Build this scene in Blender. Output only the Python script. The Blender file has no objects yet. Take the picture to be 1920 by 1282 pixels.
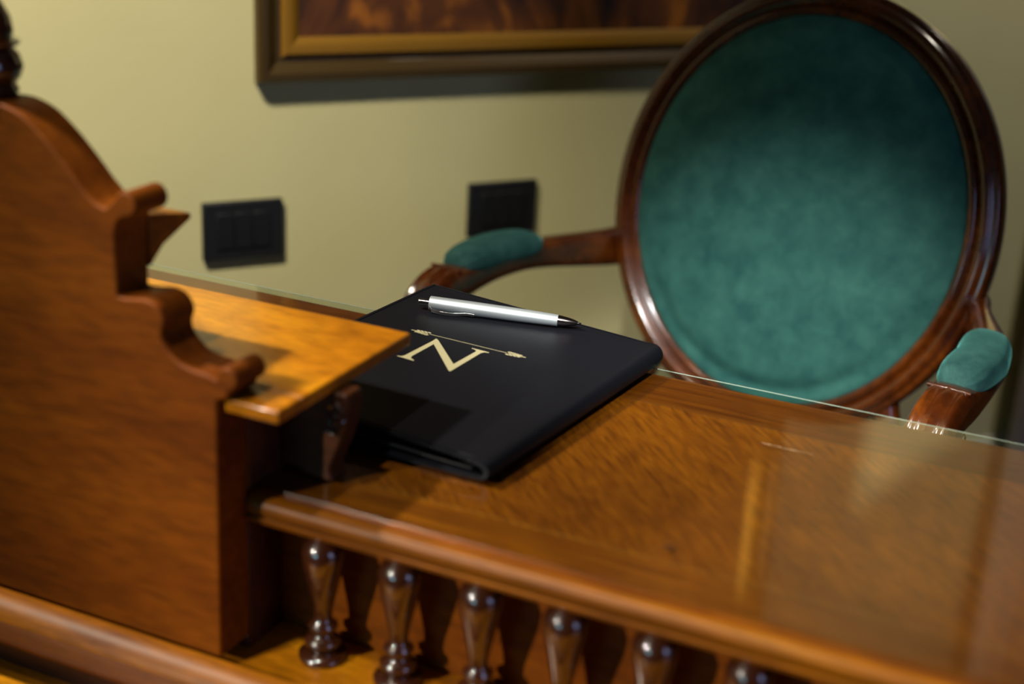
import bpy, bmesh, math, random
from mathutils import Vector, Matrix, noise
random.seed(5)
PI = math.pi
S = bpy.context.scene
COL = S.collection

# ------------------------------------------------------------------ helpers
def tag(o, label=None, cat=None, group=None, kind=None):
    if label: o['label'] = label
    if cat: o['category'] = cat
    if group: o['group'] = group
    if kind: o['kind'] = kind
    return o

def empty(name, loc=(0, 0, 0), rz=0.0, parent=None):
    o = bpy.data.objects.new(name, None); COL.objects.link(o)
    o.location = loc; o.rotation_euler = (0, 0, rz); o.empty_display_size = .05
    if parent: o.parent = parent
    return o

def link(name, bm, m, parent=None, smooth=True, bevel=0.0, segs=2, sub=0, angle=40):
    bmesh.ops.recalc_face_normals(bm, faces=bm.faces)
    me = bpy.data.meshes.new(name); bm.to_mesh(me); bm.free()
    if m: me.materials.append(m)
    o = bpy.data.objects.new(name, me); COL.objects.link(o)
    if parent: o.parent = parent
    if smooth:
        for p in me.polygons: p.use_smooth = True
        me.set_sharp_from_angle(angle=math.radians(angle))
    if bevel:
        b = o.modifiers.new('bevel', 'BEVEL'); b.width = bevel; b.segments = segs
        b.limit_method = 'ANGLE'; b.angle_limit = math.radians(35); b.harden_normals = False
    if sub:
        s = o.modifiers.new('sub', 'SUBSURF'); s.levels = sub; s.render_levels = sub
    return o

def box(bm, x0, x1, y0, y1, z0, z1):
    r = bmesh.ops.create_cube(bm, size=1)
    for v in r['verts']:
        v.co = Vector(((x0+x1)/2 + v.co.x*(x1-x0), (y0+y1)/2 + v.co.y*(y1-y0), (z0+z1)/2 + v.co.z*(z1-z0)))

def prism(bm, pts, a0, a1, axis='y'):
    """closed 2-D outline pushed through a thickness along an axis"""
    def P(p, a):
        if axis == 'y': return Vector((p[0], a, p[1]))
        if axis == 'x': return Vector((a, p[0], p[1]))
        return Vector((p[0], p[1], a))
    A = [bm.verts.new(P(p, a0)) for p in pts]; B = [bm.verts.new(P(p, a1)) for p in pts]
    bm.faces.new(A); bm.faces.new(list(reversed(B)))
    n = len(pts)
    for i in range(n):
        bm.faces.new((A[i], B[i], B[(i+1) % n], A[(i+1) % n]))

def lathe(bm, prof, c=(0, 0, 0), seg=32, M=None):
    rings = []
    c = Vector(c)
    for r, z in prof:
        ring = []
        for k in range(seg):
            t = 2*PI*k/seg
            p = Vector((r*math.cos(t), r*math.sin(t), z))
            if M: p = M @ p
            ring.append(bm.verts.new(c + p))
        rings.append(ring)
    for a, b in zip(rings, rings[1:]):
        for k in range(seg):
            bm.faces.new((a[k], a[(k+1) % seg], b[(k+1) % seg], b[k]))
    bm.faces.new(rings[0]); bm.faces.new(rings[-1])

def loft(bm, rings, closed=False, caps=True):
    vs = [[bm.verts.new(p) for p in r] for r in rings]
    n = len(vs[0]); m = len(vs)
    for i in range(m if closed else m-1):
        a = vs[i]; b = vs[(i+1) % m]
        for k in range(n):
            bm.faces.new((a[k], a[(k+1) % n], b[(k+1) % n], b[k]))
    if caps and not closed:
        bm.faces.new(vs[0]); bm.faces.new(vs[-1])

def cat(pts, n):
    """Catmull-Rom resample of tuples of any length"""
    P = [tuple(p) for p in pts]; P = [tuple(2*a-b for a, b in zip(P[0], P[1]))]+P+[tuple(2*a-b for a, b in zip(P[-1], P[-2]))]
    out = []
    segs = len(P)-3
    for i in range(segs):
        for k in range(n):
            t = k/n
            p0, p1, p2, p3 = P[i:i+4]
            out.append(tuple(.5*(2*b+(c-a)*t+(2*a-5*b+4*c-d)*t*t+(3*b-a-3*c+d)*t**3) for a, b, c, d in zip(p0, p1, p2, p3)))
    out.append(P[-2])
    return out

def tube(bm, pts, r, seg=8):
    pts = [Vector(p) for p in pts]; rings = []
    up = Vector((0, 0, 1))
    for i, p in enumerate(pts):
        t = (pts[min(i+1, len(pts)-1)]-pts[max(i-1, 0)]).normalized()
        a = t.cross(up)
        if a.length < 1e-3: a = t.cross(Vector((0, 1, 0)))
        a.normalize(); b = t.cross(a)
        rr = r[i] if isinstance(r, (list, tuple)) else r
        rings.append([p + a*rr*math.cos(2*PI*k/seg) + b*rr*math.sin(2*PI*k/seg) for k in range(seg)])
    loft(bm, rings)

# ------------------------------------------------------------------ materials
def newmat(name):
    m = bpy.data.materials.new(name); m.use_nodes = True
    nt = m.node_tree; b = nt.nodes['Principled BSDF']
    return m, nt, b

def N(nt, t, **k):
    n = nt.nodes.new(t)
    for a, v in k.items():
        if a.startswith('i_'):
            key = a[2:]
            key = int(key) if key.isdigit() else key.replace('_', ' ')
            n.inputs[key].default_value = v
        else: setattr(n, a, v)
    return n

def ramp(nt, stops):
    r = nt.nodes.new('ShaderNodeValToRGB')
    e = r.color_ramp.elements
    while len(e) < len(stops): e.new(.5)
    for el, (p, c) in zip(e, stops):
        el.position = p; el.color = (*c, 1)
    return r

def bump(nt, b, src, strength, dist=.001):
    n = N(nt, 'ShaderNodeBump', i_Strength=strength, i_Distance=dist)
    nt.links.new(src, n.inputs['Height']); nt.links.new(n.outputs[0], b.inputs['Normal'])

def plain(name, col, rough=.5, metal=0, coat=0, sheen=0):
    m, nt, b = newmat(name)
    b.inputs['Base Color'].default_value = (*col, 1); b.inputs['Roughness'].default_value = rough
    b.inputs['Metallic'].default_value = metal; b.inputs['Coat Weight'].default_value = coat
    b.inputs['Sheen Weight'].default_value = sheen
    return m

def wood(name, dark, mid, light, rough=.28, coat=.35, scale=(6, 60, 60), rot=(0, 0, 0), mottle=.5, fine=.5, crough=.12, spec=None):
    m, nt, b = newmat(name); L = nt.links
    tc = N(nt, 'ShaderNodeTexCoord')
    mp = N(nt, 'ShaderNodeMapping'); mp.inputs['Rotation'].default_value = rot; mp.inputs['Scale'].default_value = scale
    L.new(tc.outputs['Object'], mp.inputs['Vector'])
    n1 = N(nt, 'ShaderNodeTexNoise', i_Scale=1.0, i_Detail=7.0, i_Roughness=.62, i_Distortion=.6)
    L.new(mp.outputs[0], n1.inputs['Vector'])
    mp2 = N(nt, 'ShaderNodeMapping'); mp2.inputs['Rotation'].default_value = rot
    mp2.inputs['Scale'].default_value = tuple(s*.22 for s in scale)
    L.new(tc.outputs['Object'], mp2.inputs['Vector'])
    n2 = N(nt, 'ShaderNodeTexNoise', i_Scale=1.0, i_Detail=3.0, i_Distortion=1.2)
    L.new(mp2.outputs[0], n2.inputs['Vector'])
    mp3 = N(nt, 'ShaderNodeMapping'); mp3.inputs['Rotation'].default_value = rot
    mp3.inputs['Scale'].default_value = tuple(s*7 for s in scale)
    L.new(tc.outputs['Object'], mp3.inputs['Vector'])
    n3 = N(nt, 'ShaderNodeTexNoise', i_Scale=1.0, i_Detail=3.0)
    L.new(mp3.outputs[0], n3.inputs['Vector'])
    a = N(nt, 'ShaderNodeMath', operation='MULTIPLY', i_1=mottle); L.new(n2.outputs[0], a.inputs[0])
    c = N(nt, 'ShaderNodeMath', operation='MULTIPLY_ADD', i_1=1-mottle); L.new(n1.outputs[0], c.inputs[0]); L.new(a.outputs[0], c.inputs[2])
    r = ramp(nt, [(.30, dark), (.5, mid), (.68, light)])
    L.new(c.outputs[0], r.inputs[0])
    fr = ramp(nt, [(.35, (.45, .45, .45)), (.6, (1, 1, 1))])
    L.new(n3.outputs[0], fr.inputs[0])
    mx = N(nt, 'ShaderNodeMix', data_type='RGBA', blend_type='MULTIPLY'); mx.inputs[0].default_value = fine
    L.new(r.outputs[0], mx.inputs[6]); L.new(fr.outputs[0], mx.inputs[7])
    L.new(mx.outputs[2], b.inputs['Base Color'])
    b.inputs['Roughness'].default_value = rough
    b.inputs['Coat Weight'].default_value = coat; b.inputs['Coat Roughness'].default_value = crough
    b.inputs['Specular IOR Level'].default_value = .4
    bump(nt, b, n1.outputs[0], .12, .0006)
    if spec is not None: b.inputs['Specular IOR Level'].default_value = spec
    return m

WD, WM, WL = (.08, .020, .0005), (.22, .070, .0010), (.40, .155, .002)
m_panel = wood('walnut_panel', (.070, .014, .0006), (.150, .036, .0010), (.23, .062, .002), rough=.55, coat=.0, scale=(5, 22, 22), mottle=.55, crough=.3, spec=.12)
m_trim = wood('honey_wood_trim', WD, WM, WL, rough=.46, coat=.0, scale=(6, 45, 45), mottle=.5, crough=.2, spec=.22)
m_shelfwood = wood('honey_burl_wood', (.17, .045, .001), (.44, .155, .003), (.70, .30, .006), rough=.3, coat=.4, scale=(9, 28, 28), rot=(0, 0, .3), mottle=.6, crough=.16)
m_turned = wood('dark_turned_wood', (.02, .005, .002), (.045, .011, .003), (.08, .020, .004), rough=.3, coat=1.0, scale=(30, 30, 10), crough=.035)
for _n in m_turned.node_tree.nodes:
    if _n.type == 'BSDF_PRINCIPLED': _n.inputs['Coat IOR'].default_value = 1.75
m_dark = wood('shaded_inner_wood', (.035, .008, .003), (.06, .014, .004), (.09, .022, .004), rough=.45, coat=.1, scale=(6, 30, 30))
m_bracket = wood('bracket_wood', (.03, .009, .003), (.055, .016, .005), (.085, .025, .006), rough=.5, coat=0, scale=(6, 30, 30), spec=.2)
m_chairwood = wood('mahogany_chair_wood', (.020, .004, .001), (.062, .013, .0015), (.155, .038, .0025), rough=.22, coat=.7, scale=(16, 16, 16), mottle=.4, crough=.12)

# desk top: diagonal grain field, straight border along the far edge
m_top, nt, b = newmat('marquetry_top')
L = nt.links
tc = N(nt, 'ShaderNodeTexCoord')
def grain(rot, scale, det=7):
    m0 = N(nt, 'ShaderNodeMapping'); m0.inputs['Rotation'].default_value = (0, 0, rot)
    mp = N(nt, 'ShaderNodeMapping'); mp.inputs['Scale'].default_value = scale
    L.new(tc.outputs['Object'], m0.inputs['Vector']); L.new(m0.outputs[0], mp.inputs['Vector'])
    n = N(nt, 'ShaderNodeTexNoise', i_Scale=1.0, i_Detail=float(det), i_Roughness=.68, i_Distortion=.5)
    L.new(mp.outputs[0], n.inputs['Vector']); return n
g1 = grain(math.radians(47), (38, 300, 1)); g2 = grain(0, (9, 300, 1)); g3 = grain(math.radians(47), (4, 9, 1), 3)
sep = N(nt, 'ShaderNodeSeparateXYZ'); L.new(tc.outputs['Object'], sep.inputs[0])
gt = N(nt, 'ShaderNodeMath', operation='GREATER_THAN', i_1=1.035); L.new(sep.outputs[1], gt.inputs[0])
lt = N(nt, 'ShaderNodeMath', operation='LESS_THAN', i_1=.785); L.new(sep.outputs[1], lt.inputs[0])
mxx = N(nt, 'ShaderNodeMath', operation='MAXIMUM'); L.new(gt.outputs[0], mxx.inputs[0]); L.new(lt.outputs[0], mxx.inputs[1])
mg = N(nt, 'ShaderNodeMix', data_type='FLOAT'); L.new(mxx.outputs[0], mg.inputs[0]); L.new(g1.outputs[0], mg.inputs[2]); L.new(g2.outputs[0], mg.inputs[3])
r1 = ramp(nt, [(.28, (.060, .013, .0004)), (.46, (.145, .036, .0006)), (.62, (.22, .062, .001)), (.8, (.30, .095, .002))])
L.new(mg.outputs[0], r1.inputs[0])
r2 = ramp(nt, [(.35, (.75, .70, .65)), (.65, (1.1, 1.1, 1.1))]); L.new(g3.outputs[0], r2.inputs[0])
mm = N(nt, 'ShaderNodeMix', data_type='RGBA', blend_type='MULTIPLY'); mm.inputs[0].default_value = 1
L.new(r1.outputs[0], mm.inputs[6]); L.new(r2.outputs[0], mm.inputs[7])
# border darker, with a thin inlay line
bd = N(nt, 'ShaderNodeMix', data_type='RGBA', blend_type='MULTIPLY'); bd.inputs[7].default_value = (.62, .55, .5, 1)
L.new(gt.outputs[0], bd.inputs[0]); L.new(mm.outputs[2], bd.inputs[6])
def band(y, w):
    s = N(nt, 'ShaderNodeMath', operation='SUBTRACT', i_1=y); L.new(sep.outputs[1], s.inputs[0])
    a = N(nt, 'ShaderNodeMath', operation='ABSOLUTE'); L.new(s.outputs[0], a.inputs[0])
    c = N(nt, 'ShaderNodeMath', operation='LESS_THAN', i_1=w); L.new(a.outputs[0], c.inputs[0]); return c
b1 = band(1.035, .0009)
c1 = N(nt, 'ShaderNodeMix', data_type='RGBA'); c1.inputs[7].default_value = (.10, .03, .004, 1)
L.new(b1.outputs[0], c1.inputs[0]); L.new(bd.outputs[2], c1.inputs[6])
b2 = band(.788, .0008); b2s = N(nt, 'ShaderNodeMath', operation='MULTIPLY', i_1=.16); L.new(b2.outputs[0], b2s.inputs[0])
c2 = N(nt, 'ShaderNodeMix', data_type='RGBA'); c2.inputs[7].default_value = (.62, .30, .05, 1)
L.new(b2s.outputs[0], c2.inputs[0]); L.new(c1.outputs[2], c2.inputs[6])
L.new(c2.outputs[2], b.inputs['Base Color'])
b.inputs['Roughness'].default_value = .38; b.inputs['Coat Weight'].default_value = .12; b.inputs['Coat Roughness'].default_value = .25
b.inputs['Specular IOR Level'].default_value = .35

# glass sheet
m_glass, nt, b = newmat('clear_glass')
nt.nodes.remove(b)
out = nt.nodes['Material Output']
tr = N(nt, 'ShaderNodeBsdfTransparent'); tr.inputs[0].default_value = (.93, .97, .94, 1)
gl = N(nt, 'ShaderNodeBsdfGlossy'); gl.inputs['Roughness'].default_value = .045; gl.inputs[0].default_value = (1, 1, 1, 1)
fr = N(nt, 'ShaderNodeFresnel', i_IOR=1.54)
ms = N(nt, 'ShaderNodeMixShader')
geo = N(nt, 'ShaderNodeNewGeometry')
front = N(nt, 'ShaderNodeMath', operation='SUBTRACT', i_0=1.0); nt.links.new(geo.outputs['Backfacing'], front.inputs[1])
fm = N(nt, 'ShaderNodeMath', operation='MULTIPLY'); nt.links.new(fr.outputs[0], fm.inputs[0]); nt.links.new(front.outputs[0], fm.inputs[1])
nt.links.new(fm.outputs[0], ms.inputs[0]); nt.links.new(tr.outputs[0], ms.inputs[1]); nt.links.new(gl.outputs[0], ms.inputs[2])
nt.links.new(ms.outputs[0], out.inputs[0])
# ground glass edge
m_edge = plain('ground_glass_edge', (.30, .36, .31), .15, 0, .6)
m_scratch = plain('worn_varnish', (.62, .52, .34), .6)
m_scorch = plain('dark_dent', (.03, .012, .004), .5)

# painted wall
m_wall, nt, b = newmat('pale_olive_wallcovering')
tc = N(nt, 'ShaderNodeTexCoord')
n1 = N(nt, 'ShaderNodeTexNoise', i_Scale=3.0, i_Detail=4.0); nt.links.new(tc.outputs['Object'], n1.inputs['Vector'])
r = ramp(nt, [(.3, (.60, .56, .285)), (.7, (.66, .62, .32))]); nt.links.new(n1.outputs[0], r.inputs[0])
nt.links.new(r.outputs[0], b.inputs['Base Color'])
mp = N(nt, 'ShaderNodeMapping'); mp.inputs['Scale'].default_value = (260, 260, 90); nt.links.new(tc.outputs['Object'], mp.inputs['Vector'])
n2 = N(nt, 'ShaderNodeTexNoise', i_Scale=1.0, i_Detail=3.0); nt.links.new(mp.outputs[0], n2.inputs['Vector'])
b.inputs['Roughness'].default_value = .8; bump(nt, b, n2.outputs[0], .35, .001)
m_ceiling = plain('ceiling_paint', (.32, .30, .24), .9)
m_wall2 = plain('dark_unseen_wall', (.13, .10, .06), .8)  # unseen walls, toned dark along with the ceiling to cut bounced light
m_floor = wood('oak_floor', (.05, .02, .007), (.10, .045, .016), (.15, .07, .025), rough=.4, coat=.2, scale=(2, 20, 5))
m_black = plain('black_socket_plastic', (.004, .0045, .006), .6)
m_black2 = plain('black_socket_insert', (.004, .0045, .006), .55)

# velvet
def velvet(name, dk, lt, sc):
    m, nt, b = newmat(name); L = nt.links
    tc = N(nt, 'ShaderNodeTexCoord')
    n1 = N(nt, 'ShaderNodeTexNoise', i_Scale=sc, i_Detail=6.0, i_Roughness=.7, i_Distortion=.1); L.new(tc.outputs['Object'], n1.inputs['Vector'])
    r = ramp(nt, [(.32, dk), (.68, lt)]); L.new(n1.outputs[0], r.inputs[0])
    L.new(r.outputs[0], b.inputs['Base Color'])
    b.inputs['Roughness'].default_value = .75; b.inputs['Specular IOR Level'].default_value = .12
    b.inputs['Sheen Weight'].default_value = .55; b.inputs['Sheen Roughness'].default_value = .35
    b.inputs['Sheen Tint'].default_value = (.18, .62, .56, 1)
    n2 = N(nt, 'ShaderNodeTexNoise', i_Scale=1400.0, i_Detail=2.0); L.new(tc.outputs['Object'], n2.inputs['Vector'])
    bump(nt, b, n2.outputs[0], .3, .0008)
    return m
m_velvet = velvet('teal_velvet', (.012, .062, .058), (.034, .118, .098), 26.0)
m_velvet_arm = velvet('teal_velvet_armpad', (.010, .044, .044), (.030, .092, .084), 45.0)

# leatherette, pen, print
m_leather, nt, b = newmat('black_leatherette')
tc = N(nt, 'ShaderNodeTexCoord')
v = N(nt, 'ShaderNodeTexNoise', i_Scale=900.0, i_Detail=3.0); nt.links.new(tc.outputs['Object'], v.inputs['Vector'])
b.inputs['Base Color'].default_value = (.006, .0065, .009, 1); b.inputs['Roughness'].default_value = .4
b.inputs['Specular IOR Level'].default_value = .09
b.inputs['Sheen Weight'].default_value = .0; b.inputs['Sheen Tint'].default_value = (.4, .6, .9, 1)
bump(nt, b, v.outputs[0], .25, .0004)
m_inner = plain('black_lining', (.006, .006, .008), .6)
m_print = plain('champagne_foil', (.50, .46, .27), .45, .25)
m_alu, nt, b = newmat('brushed_aluminium')
tc = N(nt, 'ShaderNodeTexCoord'); mp = N(nt, 'ShaderNodeMapping'); mp.inputs['Scale'].default_value = (60, 1500, 1500)
nt.links.new(tc.outputs['Object'], mp.inputs['Vector'])
v = N(nt, 'ShaderNodeTexNoise', i_Scale=1.0, i_Detail=3.0); nt.links.new(mp.outputs[0], v.inputs['Vector'])
b.inputs['Base Color'].default_value = (.55, .62, .66, 1); b.inputs['Metallic'].default_value = .75; b.inputs['Roughness'].default_value = .38
bump(nt, b, v.outputs[0], .12, .0003)
m_chrome = plain('polished_chrome', (.55, .55, .57), .14, 1)
m_dkchrome = plain('dark_chrome_tip', (.16, .14, .14), .2, 1)

m_frame = plain('dark_bronze_frame', (.060, .034, .006), .42, .2, .15)
m_gold = plain('old_gold_lip', (.25, .12, .005), .5, .15)
# painting: brown figure scene with orange lights
m_canvas, nt, b = newmat('brown_oil_painting'); L = nt.links
tc = N(nt, 'ShaderNodeTexCoord')
mp = N(nt, 'ShaderNodeMapping'); mp.inputs['Scale'].default_value = (9, 9, 5); L.new(tc.outputs['Object'], mp.inputs['Vector'])
n1 = N(nt, 'ShaderNodeTexNoise', i_Scale=1.0, i_Detail=5.0, i_Distortion=1.6); L.new(mp.outputs[0], n1.inputs['Vector'])
r = ramp(nt, [(.30, (.010, .006, .005)), (.42, (.045, .014, .002)), (.56, (.12, .036, .003)), (.66, (.34, .11, .006))])
L.new(n1.outputs[0], r.inputs[0]); L.new(r.outputs[0], b.inputs['Base Color'])
b.inputs['Roughness'].default_value = .5
m_curtain = plain('grey_beige_drape', (.55, .50, .42), .85, 0, 0, .2)
m_white = plain('white_paint', (.6, .58, .5), .5)
m_lamp, nt, b = newmat('lamp_glow'); b.inputs['Emission Color'].default_value = (1, .93, .8, 1); b.inputs['Emission Strength'].default_value = 6

# ------------------------------------------------------------------ room
P0 = Vector((-1.108, 1.560, 0)); D = Vector((.61312, .78999, 0)); NI = Vector((.78999, -.61312, 0))   # back wall: point, direction, inward normal
RZ = math.atan2(D.y, D.x)
def room_box(name, s0, s1, t0, t1, z0, z1, m):
    bm = bmesh.new(); box(bm, s0, s1, -t1, -t0, z0, z1)
    o = link(name, bm, m, smooth=False); o.location = P0; o.rotation_euler = (0, 0, RZ)
    return tag(o, kind='structure')
room_box('floor', -3.6, 3.4, -.1, 4.3, -.05, 0, m_floor)
room_box('ceiling', -3.6, 3.4, -.1, 4.3, 2.9, 2.95, m_ceiling)
room_box('wall_back', -3.6, 3.4, -.1, 0, 0, 2.9, m_wall)
room_box('wall_left', -3.7, -3.6, -.1, 4.3, 0, 2.9, m_wall2)
room_box('wall_right', 3.4, 3.5, -.1, 4.3, 0, 2.9, m_wall2)
room_box('wall_front', -3.6, 3.4, 4.2, 4.3, 0, 2.9, m_wall2)
bm = bmesh.new(); prism(bm, [(0, 0), (-.018, 0), (-.018, .085), (-.012, .097), (-.008, .11), (0, .115)], -3.6, 3.4, 'x')
o = link('baseboard_back', bm, m_white, smooth=False); o.location = P0; o.rotation_euler = (0, 0, RZ); tag(o, kind='structure')

def wall_root(name, s, z):
    return empty(name, P0 + D*s + Vector((0, 0, z)), RZ)

# sockets: local x along wall, -y into the room
for i, (s, lab) in enumerate([(.000, 'black rectangular wall plate on the pale wall, left one of the two'),
                              (.392, 'black rectangular wall plate partly hidden behind the velvet arm pad')]):
    r0 = wall_root('wall_socket_plate', s, .655)
    tag(r0, lab, 'wall plate')
    bm = bmesh.new(); box(bm, -.0555, .0555, -.009, 0, -.040, .040)
    link('plate', bm, m_black, r0, bevel=.002)
    for k in range(3):
        bm = bmesh.new(); box(bm, -.037+k*.0252, -.013+k*.0252, -.011, -.0085, -.025, .025)
        link('module', bm, m_black2, r0, bevel=.001)

# picture
pic = wall_root('framed_painting', .491, .853)
tag(pic, 'large brown oil painting in a dark frame with a gold lip on the wall', 'painting')
W2, HH = .471, .98
def frame_sweep(prof):
    """prof: (inset, out) - mitred rectangular sweep"""
    bm = bmesh.new(); rings = []
    for cx_, cz_, sx, sz in ((-W2, 0, 1, 1), (W2, 0, -1, 1), (W2, HH, -1, -1), (-W2, HH, 1, -1)):
        rings.append([Vector((cx_+sx*a, -h, cz_+sz*a)) for a, h in prof])
    loft(bm, rings, closed=True)
    return bm
link('frame', frame_sweep([(0, 0.002), (0, .016), (.004, .021), (.012, .022), (.018, .019), (.026, .013), (.033, .012), (.033, .002)]), m_frame, pic, angle=25)
link('gold_lip', frame_sweep([(.033, .002), (.033, .0145), (.037, .0175), (.043, .017), (.054, .011), (.058, .009), (.058, .002)]), m_gold, pic, angle=25)
bm = bmesh.new(); box(bm, -W2+.052, W2-.052, -.008, -.003, .052, HH-.052)
link('canvas', bm, m_canvas, pic, smooth=False)

# curtain at the right
cu = wall_root('drape', 1.75, 0)
tag(cu, 'grey beige drape hanging at the right edge behind the armchair', 'curtain')
bm = bmesh.new(); nn = 120; rows = []
for j in (0.02, 2.6):
    rows.append([Vector((-.28+.56*k/nn, -.05-.022*math.sin(k*.42)-.008*math.sin(k*.17+1), j)) for k in range(nn+1)])
vv = [[bm.verts.new(p) for p in r] for r in rows]
for k in range(nn): bm.faces.new((vv[0][k], vv[0][k+1], vv[1][k+1], vv[1][k]))
c = link('fabric', bm, m_curtain, cu); sd = c.modifiers.new('s', 'SOLIDIFY'); sd.thickness = .003
bm = bmesh.new(); tube(bm, [(-.36, -.05, 2.62), (.36, -.05, 2.62)], .012, 16); link('curtain_rod', bm, m_turned, cu)
for a_ in (-.345, .325):
    bm = bmesh.new(); box(bm, a_, a_+.02, -.06, 0, 2.61, 2.63); link('rod_bracket', bm, m_turned, cu)

# ------------------------------------------------------------------ writing desk
desk = empty('writing_desk', (-.25, .90, 0))
tag(desk, 'honey brown wooden writing desk with glass top, scrolled upright panel and turned spindles', 'desk')
DO = Vector((.25, -.90, 0))
def dpart(name, bm, m, **k):
    par = k.pop('parent', desk)
    o = link(name, bm, m, **k); o.parent = par
    if par is desk: o.location = DO
    return o
XL, XR = -1.30, .62
bm = bmesh.new(); box(bm, XL, XR, .736, 1.098, .738, .7568); dpart('desktop', bm, m_top, bevel=.001)
# moulded front edge of the top (profile in y,z)
prof = [(.737, .7568), (.7325, .7564), (.7295, .7540), (.7285, .7490), (.7305, .7448), (.7312, .7435), (.7285, .7425), (.7290, .7395), (.733, .7375), (.737, .7375)]
bm = bmesh.new(); prism(bm, prof, -.518, XR, 'x'); dpart('edge_moulding', bm, m_trim, angle=60)
# glass
bm = bmesh.new(); box(bm, XL, XR, .7440, 1.1035, .7569, .7598); g = dpart('glass_top', bm, m_glass, smooth=False)
g['label'] = 'clear glass sheet covering the wooden top'
bm = bmesh.new(); box(bm, XL, XR, 1.1035, 1.1039, .7593, .7599)
dpart('glass_edge', bm, m_edge, smooth=False, parent=desk)
# marks in the varnish
bm = bmesh.new()
for k in range(60):
    x = -.234+.040*k/60+random.uniform(-.0004, .0004); y = .998-.0012*math.sin(k*.05)+random.uniform(-.0005, .0005)
    w = random.uniform(.0002, .0007)*(1 if k < 40 else .5); h = random.uniform(.00015, .0005)
    vs = [bm.verts.new((x+a*w, y+c*h, .76005)) for a, c in ((-1, -.4), (0, -1), (1, .3), (.2, 1))]
    bm.faces.new(vs)
s_ = dpart('scratch', bm, m_scratch, smooth=False); s_['label'] = 'fine pale scratch on the glass'
bm = bmesh.new()
vs = [bm.verts.new((-.2406+.0048*math.cos(t*.5)*(1+.25*math.sin(t*1.7)), .803+.0020*math.sin(t*.5)*(1+.2*math.cos(t*2.2)), .75995)) for t in [k*4*PI/24 for k in range(24)]]
bm.faces.new(vs); s_ = dpart('stain', bm, m_scorch, smooth=False); s_['label'] = 'small dark spot'

# --- tall scrolled panel (front face y=.70)
def arc(cx, cz, r, a0, a1, n=10):
    return [(cx+r*math.cos(math.radians(a0+(a1-a0)*k/n)), cz+r*math.sin(math.radians(a0+(a1-a0)*k/n))) for k in range(n+1)]
right = [(-.700, 1.0085), (-.6834, 1.008), (-.6682, 1.0035), (-.6577, .9970), (-.6454, .9871), (-.6312, .9734), (-.6212, .9627), (-.6111, .9540), (-.6026, .9510)]
right = cat(right, 4)
sc1 = arc(-.5860, .9560, .0085, 160, -95, 14)         # upper scroll end
edge1 = [(-.5930, .9440), (-.5955, .9350), (-.5962, .8935)]
sc2 = [(-.5905, .8932), (-.5845, .8940), (-.5737, .8954), (-.5653, .8933), (-.5601, .8878), (-.5588, .8815), (-.5610, .8750), (-.5600, .8690), (-.5560, .8635), (-.5479, .8570), (-.5380, .8545), (-.5260, .8535), (-.5195, .8515)]
sc3 = arc(-.5110, .8530, .0082, 170, -80, 12)         # small scroll end
low = [(-.5105, .8400), (-.5190, .8370), (-.5190, .8300), (-.5200, .6457), (-1.28, .6457), (-1.28, 1.0085)]
pts = right + sc1 + edge1 + cat(sc2, 3) + sc3 + low
bm = bmesh.new(); prism(bm, pts, .700, .7335, 'y')
dpart('upright_panel', bm, m_panel, bevel=.0022, segs=3, angle=30)
# finials
for x in (-.7080, -1.272):
    bm = bmesh.new()
    lathe(bm, [(.004, 0), (.017, .001), (.019, .004), (.017, .009), (.0205, .013), (.0225, .020), (.0200, .028), (.0165, .032), (.021, .0345), (.0215, .037), (.0165, .039), (.0175, .043), (.0160, .052), (.0110, .062), (.0065, .068), (.0075, .072), (.005, .078), (.001, .082)], (x, .717, 1.008))
    dpart('finial', bm, m_turned)
# upper shelf with tapered console end
bm = bmesh.new(); prism(bm, [(.7335, .9415), (.778, .9325), (.7785, .9285), (.765, .9235), (.748, .9170), (.7335, .905)], -1.27, -.5945, 'x')
dpart('upper_shelf', bm, m_trim, bevel=.001)
# side shelf above the desktop
bm = bmesh.new(); box(bm, -1.27, -.4755, .7335, .880, .8275, .8375)
box(bm, -.5180, -.4755, .7060, .7336, .8275, .8375)
dpart('side_shelf', bm, m_shelfwood, bevel=.0022, segs=3)
# support bracket between shelf and desktop (profile x,z)
bp = [(-.519, .8276), (-.4660, .8276), (-.4640, .8220), (-.4650, .8110), (-.4672, .8000), (-.4705, .7900), (-.4745, .7800), (-.4785, .7700), (-.4775, .7640), (-.4755, .7601), (-.4900, .7601), (-.4990, .7615), (-.5080, .7650), (-.5150, .7645), (-.519, .7625)]
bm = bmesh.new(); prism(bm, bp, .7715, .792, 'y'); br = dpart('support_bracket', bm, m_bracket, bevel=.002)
# carved volute on the bracket
bm = bmesh.new()
vol = [(-.4745+(.0012+.0088*t)*math.cos(PI*.5-t*PI*3.2), .7710, .8100+(.0012+.0125*t)*math.sin(PI*.5-t*PI*3.2)) for t in [k/50 for k in range(51)]]
tube(bm, vol, .0014, 8); o = link('volute', bm, m_turned, br)
# drawer box behind panel
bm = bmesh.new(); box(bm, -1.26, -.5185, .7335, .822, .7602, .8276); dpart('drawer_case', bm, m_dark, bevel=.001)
# block below the top, behind the upright panel
bm = bmesh.new(); box(bm, -1.28, -.5195, .7335, .7745, .6355, .7375); dpart('corner_block', bm, m_dark, bevel=.001)
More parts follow.
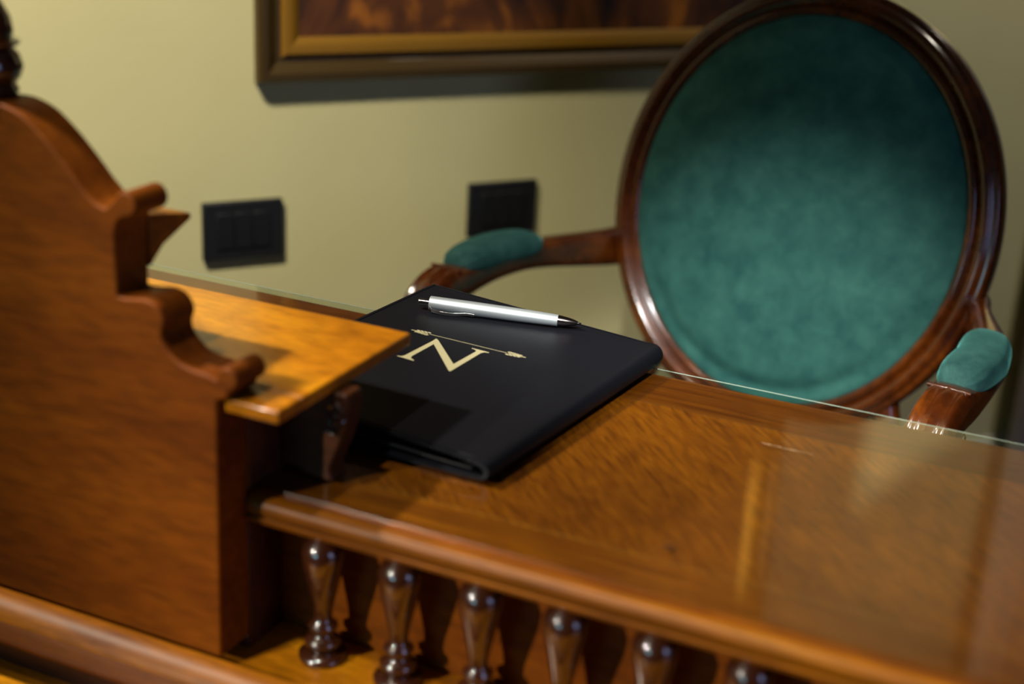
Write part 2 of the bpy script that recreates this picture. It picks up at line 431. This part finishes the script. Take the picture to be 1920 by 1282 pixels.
# gallery back board, lower shelf, mouldings
bm = bmesh.new(); box(bm, XL+.02, XR-.02, .7745, .790, .6355, .7378); dpart('gallery_back', bm, m_panel, bevel=.001)
bm = bmesh.new(); box(bm, XL, XR, .700, .800, .622, .6355); dpart('lower_shelf', bm, m_shelfwood, bevel=.001)
prof = [(.7005, .6440), (.6960, .6452), (.6860, .6435), (.6790, .6370), (.6775, .6330), (.6800, .6290), (.6830, .6240), (.6850, .6150), (.6900, .6040), (.6960, .5990), (.7005, .5985)]
bm = bmesh.new(); prism(bm, prof, XL-.01, XR+.01, 'x'); dpart('lower_moulding', bm, m_trim, angle=50)
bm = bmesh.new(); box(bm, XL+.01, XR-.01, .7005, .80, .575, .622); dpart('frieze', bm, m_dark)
bm = bmesh.new(); box(bm, XL-.03, XR+.03, .560, .730, .562, .580); dpart('lower_ledge', bm, m_shelfwood, bevel=.003)
# turned spindles: prof (r, z) from base .6355 to .7375
sp = [(.0125, 0), (.0135, .0012), (.0135, .0042), (.0105, .0060), (.0072, .0075), (.0078, .0100), (.0102, .0128), (.0102, .0155), (.0072, .0182), (.0058, .0200), (.0062, .0225),
      (.0082, .0250), (.0082, .0275), (.0056, .0300), (.0050, .0340), (.0058, .0420), (.0078, .0540), (.0102, .0680), (.0118, .0790), (.0118, .0850), (.0100, .0905), (.0068, .0945), (.0045, .0975), (.0050, .1020)]
k = 0
first = None
x = -.4690
while x < XR-.06:
    if first is None:
        bm = bmesh.new(); lathe(bm, [(r_*1.28, z_) for r_, z_ in sp], (0, 0, 0), 40)
        first = dpart('spindle', bm, m_turned, angle=80); o = first
    else:
        o = first.copy(); COL.objects.link(o); o.parent = desk
    o.location = DO + Vector((x, .7495, .6356))
    x += .0605
# apron and legs
bm = bmesh.new(); box(bm, XL+.03, XR-.03, .80, .818, .50, .738); dpart('apron', bm, m_trim, bevel=.002)
for xx in (XL+.02, XR-.045):
    bm = bmesh.new(); box(bm, xx, xx+.02, .818, 1.06, .60, .738); dpart('side_apron', bm, m_trim, bevel=.002)
for lx in (XL+.05, XR-.05):
    for ly in (.765, 1.045):
        bm = bmesh.new(); top = .562 if ly < .8 else .738
        lathe(bm, [(.016, 0), (.024, .004), (.026, .02), (.018, .034), (.013, .05), (.017, .20), (.022, .40), (.026, .46), (.02, .475), (.027, .49), (.027, .50), (.026, top)], (lx, ly, 0), 24)
        dpart('leg', bm, m_turned)

# ------------------------------------------------------------------ folder
FO = Vector((-.382, .825, .7602)); U = Vector((-.99506, .09932, 0)); V = Vector((.09932, .99506, 0))
folder = empty('menu_folder', FO, 0)
tag(folder, 'black leatherette menu folder with a gold letter N lying on the glass top', 'folder')
# local matrix: u to the left, v away
MF = Matrix(((U.x, V.x, 0), (U.y, V.y, 0), (0, 0, 1)))
FL, FW = .284, .236
def topz(u, v):   # top surface above glass
    return .0150 + .0050*v/FL + .0070*u/FW
def F(u, v, z): return MF @ Vector((u, v, z))
# upper cover + spine + lower cover as one bent padded sheet
bm = bmesh.new(); rings = []
nv = 28
for j in range(nv+1):
    v = FL*j/nv
    e = min(v, FL-v); rnd = .0009*max(0, 1-e/.004)**2       # softened ends
    sag = -.0010*math.exp(-((v-.14)/.07)**2)
    ring = []
    ZC = .0033
    # outer contour from upper-left edge to spine to lower-left edge
    outer = []
    for k in range(0, 25):
        u = FW*(1-k/24.)
        if u > .014: outer.append((u, topz(u, v)-rnd + 0))
    zt = topz(.012, v)-rnd
    nseg = 12
    for k in range(nseg+1):
        t = PI/2 - PI*k/nseg
        rz_ = (zt-rnd)/2
        outer.append((.0085-(.0085+.0008)*math.cos(t)+rnd*math.cos(t), rnd+rz_+rz_*math.sin(t)+sag*.3*math.cos(t)))
    skew = -.0165
    for k in range(1, 25):
        u = .012+(FW-.010)*k/24.
        outer.append((u, rnd*1.0))
    inner = []
    for k in range(24, 0, -1):
        u = .012+(FW-.010)*k/24.
        inner.append((u-(.0005 if k == 24 else 0), ZC-rnd))
    for k in range(nseg, -1, -1):
        t = PI/2 - PI*k/nseg
        zi0 = ZC; zi1 = zt-ZC; rz_ = max((zi1-zi0)/2, .0006)
        inner.append((.0095-.0050*math.cos(t), zi0+rz_+rz_*math.sin(t)))
    for k in range(24, -1, -1):
        u = FW*(1-k/24.)
        if u > .014: inner.append((u-(.0005 if k == 0 else 0), topz(u, v)-.0033+rnd))
    ring = []
    no = len(outer)
    for i, (u, z) in enumerate(outer+inner):
        vv_ = v
        lowpart = (25 <= i)
        if z < .0046 and u > .012 and i < no+24 and i > 30:   # lower cover is slightly skewed
            vv_ = v + skew*(u/FW)
        ring.append(F(u, vv_, z))
    rings.append(ring)
loft(bm, rings)
cover = link('cover', bm, m_leather, folder, angle=55)
# sewn rim of the covers
bm = bmesh.new()
for (v0, zf) in ((.0032, 1), (FL-.0032, 1)):
    tube(bm, [F(u, v0, topz(u, v0)+.00005) for u in [.014+(FW-.018)*k/40 for k in range(41)]], .0004, 6)
tube(bm, [F(FW-.0032, v, topz(FW, v)+.00005) for v in [.0032+(FL-.0064)*k/40 for k in range(41)]], .0004, 6)
link('rim_stitching', bm, m_leather, cover)
# inner pocket sheet inside the fold
bm = bmesh.new(); rings = []
for j in range(21):
    v = .003+(FL-.006)*j/20
    rings.append([F(u, v-.008*u/FW, z) for u, z in ((.016, .0062), (.12, .0066), (FW-.004, .0080), (FW-.004, .0092), (.12, .0078), (.016, .0072))])
loft(bm, rings); link('inner_pocket', bm, m_inner, folder, angle=40)
# printing
def flat(bm, pts, th=.00012):
    A = [bm.verts.new(F(u, v, topz(u, v)+.00002)) for u, v in pts]
    B = [bm.verts.new(F(u, v, topz(u, v)+.00002+th)) for u, v in pts]
    n = len(pts)
    bm.faces.new(A); bm.faces.new(B)
    for i in range(n): bm.faces.new((A[i], A[(i+1) % n], B[(i+1) % n], B[i]))
NP = [(.1617, .1186), (.1620, .1194), (.1588, .1206), (.1577, .1240), (.1577, .1647), (.1583, .1690), (.1582, .1708), (.1550, .1690), (.1170, .1340), (.1173, .1676), (.1180, .1699), (.12015, .1713), (.1235, .1716), (.1238, .1728), (.1078, .1739), (.1074, .1727), (.1108, .1714), (.1122, .1680), (.1109, .1215), (.1111, .1199), (.1126, .1203), (.1530, .1592), (.1523, .1262), (.1506, .1222), (.1462, .1206), (.1458, .1190)]
bm = bmesh.new(); flat(bm, NP); link('letter_n', bm, m_print, cover, smooth=False)['label'] = 'gold letter N'
bm = bmesh.new()
l0, l1 = Vector((.1681, .1756)), Vector((.0961, .1824)); dl = (l1-l0).normalized(); nl = Vector((-dl.y, dl.x))
flat(bm, [tuple(l0+nl*.00028), tuple(l1+nl*.00028), tuple(l1-nl*.00028), tuple(l0-nl*.00028)])
cpt = Vector((.1447, .1779)); flat(bm, [tuple(cpt+dl*.0005*math.cos(t)+nl*.0005*math.sin(t)) for t in [k*PI/4 for k in range(8)]])
def grainleaf(c, ang, ln, wd):
    a = Vector((math.cos(ang), math.sin(ang))); n = Vector((-a.y, a.x))
    P = []
    for k in range(12):
        t = 2*PI*k/12
        P.append(tuple(c+a*ln*.5*math.cos(t)+n*wd*.5*math.sin(t)*(1-.25*math.cos(t))))
    flat(bm, P)
for base, d_ in ((l1, dl), (l0, -dl)):
    a0 = math.atan2(d_.y, d_.x); n_ = Vector((-d_.y, d_.x))
    for q in range(4):
        for sgn in (-1, 1):
            grainleaf(base + d_*(.0018+.0033*q) + n_*sgn*.0029*(1-.12*q), a0+sgn*.42, .0040, .0019)
        if q < 4: grainleaf(base + d_*(.0032+.0034*q), a0, .0036, .0016)
    grainleaf(base+d_*.0162, a0, .0036, .0012)
link('wheat_emblem', bm, m_print, cover, smooth=False)['label'] = 'gold line with a wheat ear at each end'

# ------------------------------------------------------------------ pen
def FT(u, v): return FO + F(u, v, topz(u, v))
p0 = FT(.2097, .2200); p1 = FT(.0745, .2665)
ax = (p1-p0).normalized(); yv = Vector((0, 0, 1)).cross(ax).normalized(); zv = ax.cross(yv)
pen = empty('ballpoint_pen', p0)
tag(pen, 'silver retractable ballpoint pen lying across the black folder', 'pen')
plen = (p1-p0).length
Rb = .0064
MP = Matrix((ax, yv, zv)).transposed()         # local x = axis
rx = Matrix(((0, 0, 1), (0, 1, 0), (-1, 0, 0)))  # lathe z -> x
def pl(name, prof, m, par=pen):
    bm = bmesh.new(); lathe(bm, prof, (0, 0, 0), 40, MP @ rx)
    o = link(name, bm, m, par, angle=35); o.location = zv*(Rb+.0002) if par is pen else (0, 0, 0)
    return o
barrel = pl('barrel', [(.0030, .0100), (.0060, .0100), (.0064, .0104), (.0064, .050), (.0061, .085), (.0056, .110), (.0051, .1250), (.0046, .1252)], m_alu)
pl('push_button', [(.0028, 0), (.0031, .0003), (.0031, .0112)], m_chrome)
pl('nose_cone', [(.0049, .1250), (.0046, .128), (.0038, .134), (.0026, .1395), (.0014, .1425), (.0009, .1428), (.0007, .1450), (.0003, .1455)], m_dkchrome)
# clip along the side nearest the viewer, resting low
bm = bmesh.new(); rings = []
side = -1 if yv.y > 0 else 1
for k in range(31):
    t = k/30; xx = .0105+.0415*t
    off = Rb+.0004+.0028*math.sin(PI*min(1, t*1.25))*.9 + .0006
    if t < .06: off = Rb*.7+(off-Rb*.7)*t/.06
    w = .0020-.0008*t
    c0 = Vector((xx, side*off*1.02, -off*.44))
    ud = Vector((0, side*.34, .94)); ot = Vector((0, side*.94, -.34))
    rings.append([MP @ (c0+ud*a*w+ot*b_*.0004) for a, b_ in ((-1, -1), (1, -1), (1, 1), (-1, 1))])
loft(bm, rings); o = link('clip', bm, m_chrome, pen, angle=30, bevel=.0002); o.location = zv*(Rb+.0002)

# ------------------------------------------------------------------ armchair
YAW = -.186
chair = empty('armchair', (-.385, 1.659, 0), YAW)
tag(chair, 'mahogany armchair with an oval teal velvet back and padded arms behind the desk', 'armchair')
# local: x = U, -y = facing.  point(u, f, z) -> (u, -f, z)
def C(u, f, z): return Vector((u, -f, z))
TILT = .2
cen = Vector((0, 0, .77)); BU = Vector((1, 0, 0)); BV = Vector((0, math.sin(TILT), math.cos(TILT))); BN = Vector((0, -math.cos(TILT), math.sin(TILT)))
def back_pt(a, b_, th, h): return cen + BU*a*math.cos(th) + BV*b_*math.sin(th) + BN*h
prof = [(-.004, -.014), (-.004, .004), (-.001, .0075), (.003, .0085), (.0060, .0065), (.0075, .0035), (.0100, .0050), (.0140, .0100), (.0185, .0115), (.0225, .0090), (.0240, .0050), (.0262, .0045), (.0290, .0050), (.0312, .0030), (.0325, -.002), (.0325, -.020), (.029, -.029), (.012, -.031), (-.002, -.026)]
bm = bmesh.new(); rings = []
for k in range(128):
    th = 2*PI*k/128
    rings.append([back_pt(.211+r, .235+r, th, h) for r, h in prof])
loft(bm, rings, closed=True); link('back_frame', bm, m_chairwood, chair, angle=75)
bm = bmesh.new(); nr = 44; rings = []
for i in range(nr+1):
    q = i/nr; rr = max(q, .012)
    hh = .030*(1-q**2.6)**.62 - .002 if q < 1 else -.006
    crease = .0075*math.exp(-((q-.90)/.035)**2)
    rings.append([back_pt(.2135*rr, .2375*rr, 2*PI*k/96,
        hh + .0012*noise.noise(Vector((rr*math.cos(2*PI*k/96)*3, rr*math.sin(2*PI*k/96)*3, 2)))*(1-q)
        - crease*max(0, -math.sin(2*PI*k/96)-.35)*1.5) for k in range(96)])
loft(bm, rings); link('back_cushion', bm, m_velvet, chair, angle=85)
# back panel rear padding
bm = bmesh.new(); rings = []
for i in range(11):
    q = i/10; rr = max(q, .02)
    rings.append([back_pt(.213*rr, .237*rr, 2*PI*k/64, -.024-.012*(1-q**2)) for k in range(64)])
loft(bm, rings); link('back_rear_pad', bm, m_velvet, chair, angle=85)

def section(w, h, reed, n=40, pw=3.2):
    """rounded-rectangle section with optional reeding on its top side; returns (side, up)"""
    out = []
    for k in range(n):
        t = 2*PI*k/n
        c_, s_ = math.cos(t), math.sin(t)
        x = w*math.copysign(abs(c_)**(2/pw), c_); y = h*math.copysign(abs(s_)**(2/pw), s_)
        if reed and s_ > .12:
            y += reed*(math.cos(x/w*PI*3.0)*.5-.5) * min(1, s_*2)
        out.append((x, y))
    return out

def arm(sd):
    a = empty('arm', (0, 0, 0), 0, chair)
    # stations: u, f, z, halfwidth, halfheight, reed
    dz = .012 if sd > 0 else -.002
    st = [(.232, -.012, .682, .013, .026, 0), (.243, .02, .682, .013, .024, 0), (.262, .06, .683, .0150, .0215, 0), (.282, .105, .685, .019, .019, 0),
          (.294, .15, .687, .0225, .018, 0), (.300, .20, .686, .024, .018, 0), (.302, .25, .682, .0245, .019, 0), (.302, .272, .679, .0245, .0205, 0), (.302, .287, .679, .0245, .022, .001),
          (.302, .304, .677, .0245, .0225, .0034), (.302, .322, .668, .0250, .0225, .0042), (.302, .334, .650, .0255, .022, .0042), (.301, .336, .628, .0245, .019, .004), (.300, .326, .608, .021, .017, .003),
          (.298, .310, .580, .018, .017, .002), (.295, .295, .550, .0165, .016, 0), (.288, .292, .51, .017, .017, 0), (.280, .295, .465, .021, .020, 0), (.276, .295, .435, .022, .021, 0)]
    st = [(q[0], q[1]-(.010 if q[2] < .69 and q[1] > .22 else 0), q[2]+dz*min(1, max(0, (q[2]-.45)/.2)), q[3], q[4], q[5]) for q in st]
    P = cat(st, 5)
    bm = bmesh.new(); rings = []
    n = len(P)
    nn_ = 64
    for i, s in enumerate(P):
        c0 = C(sd*s[0], s[1], s[2])
        q0 = P[max(i-1, 0)]; q1 = P[min(i+1, n-1)]
        t = (C(sd*q1[0], q1[1], q1[2])-C(sd*q0[0], q0[1], q0[2])).normalized()
        sidev = Vector((1, 0, 0)); sidev = (sidev-t*sidev.dot(t)).normalized()
        if abs(t.z) < .5 and i < 20:
            sidev = t.cross(Vector((0, 0, 1))).normalized()
            if sidev.x < 0: sidev = -sidev
        up = sidev.cross(t).normalized()
        if i == 0 and up.z < 0: up = -up
        if i > 0 and up.dot(last) < 0: up = -up
        last = up
        rings.append([c0+sidev*x_+up*y_ for x_, y_ in section(s[3], s[4], s[5], nn_)])
    loft(bm, rings)
    link('arm_rail', bm, m_chairwood, a, angle=60)
    # carved volute on both cheeks of the hand
    for s2 in (-1, 1):
        bm = bmesh.new()
        cx0 = sd*.302+s2*.0252
        pts = []
        for k in range(60):
            t = k/59; ang = PI*.5+t*PI*3.6; rr = .0022+.0145*t
            pts.append((cx0, -(.300+rr*math.cos(ang)*.8), .655+dz+rr*math.sin(ang)*1.0))
        tube(bm, pts, .0010, 6)
        link('carved_scroll', bm, m_turned, a)
    # bead across the pad end
    bm = bmesh.new(); tube(bm, [C(sd*.302-.021, .281, .6985+dz), C(sd*.302, .282, .7000+dz), C(sd*.302+.021, .281, .6985+dz)], .0022, 10)
    link('pad_stop', bm, m_chairwood, a)
    # pad
    bm = bmesh.new(); rings = []
    n = 30
    for i in range(n+1):
        q = i/n; s = math.sin(PI*min(max(q, .0), 1)); k2 = (1-abs(2*q-1)**3.4)**.5 if 0 < q < 1 else .05
        f = .122+.146*q
        uu = .2875+.0150*min(1, q*2.0)
        cz = .700-.003*q+dz
        w = .0275*(.35+.65*k2); h = .0225*(.25+.75*k2)
        ring = []
        for k in range(40):
            t = 2*PI*k/40; c_, s_ = math.cos(t), math.sin(t)
            pw = 2.5
            x = w*math.copysign(abs(c_)**(2/pw), c_); y = h*math.copysign(abs(s_)**(2/pw), s_)
            y *= (1.0 if s_ > 0 else .55)
            wr = .0012*math.sin(k*2.2+q*9)*max(0, (q-.75)*4)
            ring.append(C(sd*uu+x*(1+wr*20), f, cz+y+wr))
        rings.append(ring)
    loft(bm, rings); link('arm_pad', bm, m_velvet_arm, a, angle=85)
arm(-1); arm(1)
# seat frame and cushion (below the desk edge)
def seat_ring(w0, w1, f0, f1, z, pw=5, n=72, y0=0):
    r = []
    for k in range(n):
        t = 2*PI*k/n; c_, s_ = math.cos(t), math.sin(t)
        x = math.copysign(abs(c_)**(2/pw), c_); y = math.copysign(abs(s_)**(2/pw), s_)
        f = (f0+f1)/2+(f1-f0)/2*y; w = w0+(w1-w0)*(y+1)/2
        r.append(C(x*w, f, z))
    return r
bm = bmesh.new(); loft(bm, [seat_ring(.23, .285, -.01, .45, .375), seat_ring(.235, .29, -.015, .455, .385), seat_ring(.235, .29, -.015, .455, .425), seat_ring(.23, .285, -.01, .45, .435)])
link('seat_frame', bm, m_chairwood, chair, bevel=.003)
bm = bmesh.new(); loft(bm, [seat_ring(.215, .262, .005, .435, .434), seat_ring(.222, .270, .0, .442, .450), seat_ring(.218, .264, .004, .436, .470), seat_ring(.17, .21, .04, .39, .484), seat_ring(.08, .10, .12, .30, .490)])
link('seat_cushion', bm, m_velvet, chair, angle=85)
for (u_, f_) in ((-.255, .415), (.255, .415), (-.20, .03), (.20, .03)):
    bm = bmesh.new(); lathe(bm, [(.010, 0), (.013, .004), (.014, .02), (.011, .03), (.013, .06), (.021, .30), (.024, .325), (.018, .335), (.026, .345), (.026, .376)], C(u_, f_, 0), 24)
    link('leg', bm, m_chairwood, chair)
# back uprights joining the oval to the seat
for s2 in (-1, 1):
    bm = bmesh.new(); tube(bm, cat([C(s2*.200, .02, .40), C(s2*.195, .025, .47), C(s2*.165, .030, .54), C(s2*.150, .022, .585)], 6), .017, 16)
    link('back_upright', bm, m_chairwood, chair)

# ------------------------------------------------------------------ lamps and added helper lights
def spot(name, loc, target, power, size, blend, rad, col):
    l = bpy.data.lights.new(name, 'SPOT'); l.energy = power; l.spot_size = math.radians(size); l.spot_blend = blend; l.shadow_soft_size = rad; l.color = col
    o = bpy.data.objects.new(name, l); COL.objects.link(o); o.location = loc
    o.rotation_euler = (Vector(target)-Vector(loc)).to_track_quat('-Z', 'Y').to_euler(); return o
def area(name, loc, target, power, sx, sy, col):
    l = bpy.data.lights.new(name, 'AREA'); l.energy = power; l.shape = 'RECTANGLE'; l.size = sx; l.size_y = sy; l.color = col
    o = bpy.data.objects.new(name, l); COL.objects.link(o); o.location = loc
    o.rotation_euler = (Vector(target)-Vector(loc)).to_track_quat('-Z', 'Y').to_euler(); return o
WARM = (1, .90, .74)
spot('wall_fill_spot', (-.85, .10, 2.8), (-1.28, 1.30, .90), 250, 42, 1, .10, WARM)  # added unseen spot, brightens the left part of the wall
spot('sconce_key', (-1.40, .50, 2.05), (-.38, .86, .72), 105, 46, .7, .045, WARM)
spot('front_lamp', (-1.5, -1.2, 1.75), (-.12, .75, .68), 165, 25, .9, .020, WARM)
spot('ceiling_spot_desk', (-.75, .10, 2.75), (-.22, .78, .72), 66, 30, 1, .03, WARM)
spot('chair_fill_spot', (.15, -.9, 2.75), (-.43, 1.62, .47), 560, 12.5, 1, .03, (1, .97, .92))  # added unseen spot, makes the light pool low on the velvet back
spot('corner_fill_spot', (.35, 1.9, 2.8), (-.22, 2.55, .85), 58, 60, 1, .08, WARM)  # added helper behind the chair, lifts the right part of the wall
spot('lip_fill_spot', (-1.6, .55, 2.5), (-.553, 2.275, 1.50), 2600, 7, .8, .03, WARM)  # helper spot, no real fitting: lights the right gold lip for its reflection
area('window_daylight', (2.3, -.1, 1.35), (-.4, 1.0, .8), 6, 1.0, 1.1, (.46, .56, 1))
area('cool_front_fill', (-.95, -1.9, .98), (-.4, .85, .78), 5, .9, .4, (.32, .78, .95))  # added teal area light, no window: sheen on the folder's front edges

w = bpy.data.worlds.new('world'); S.world = w; w.use_nodes = True
w.node_tree.nodes['Background'].inputs[0].default_value = (.5, .55, .7, 1); w.node_tree.nodes['Background'].inputs[1].default_value = .05

# ------------------------------------------------------------------ camera
f = 2700.0; dd = 990.0; roll = math.radians(3.0)
n = (math.sin(roll), -math.cos(roll)); Hh = (n[0]*dd, n[1]*dd)
up = Vector((n[0]*f, n[1]*f, -dd)).normalized()
tx, ty = math.cos(roll), math.sin(roll)
s = (-5400-960-Hh[0])/tx
v = Vector((Hh[0]+tx*s, Hh[1]+ty*s, f)).normalized()
X = -v; Y = up.cross(X)*1.0
Y = Vector((X.y*0, 0, 0)) + up.cross(X)
# rows of R = camera axes (right, down, forward) in world coordinates
R = Matrix((X, Y, up)).transposed()
right_, down_, fwd_ = Vector(R[0]), Vector(R[1]), Vector(R[2])
cd = bpy.data.cameras.new('camera'); cam = bpy.data.objects.new('camera', cd); COL.objects.link(cam)
cd.sensor_width = 36; cd.lens = f/1920*36; cd.clip_start = .02
M = Matrix((right_, -down_, -fwd_)).transposed().to_4x4(); M.translation = Vector((0, 0, 1.20))
cam.matrix_world = M
cd.dof.use_dof = True; cd.dof.focus_distance = 1.27; cd.dof.aperture_fstop = 2.8
S.camera = cam
S.view_settings.view_transform = 'Standard'; S.view_settings.look = 'None'; S.view_settings.exposure = .55; S.view_settings.gamma = 1
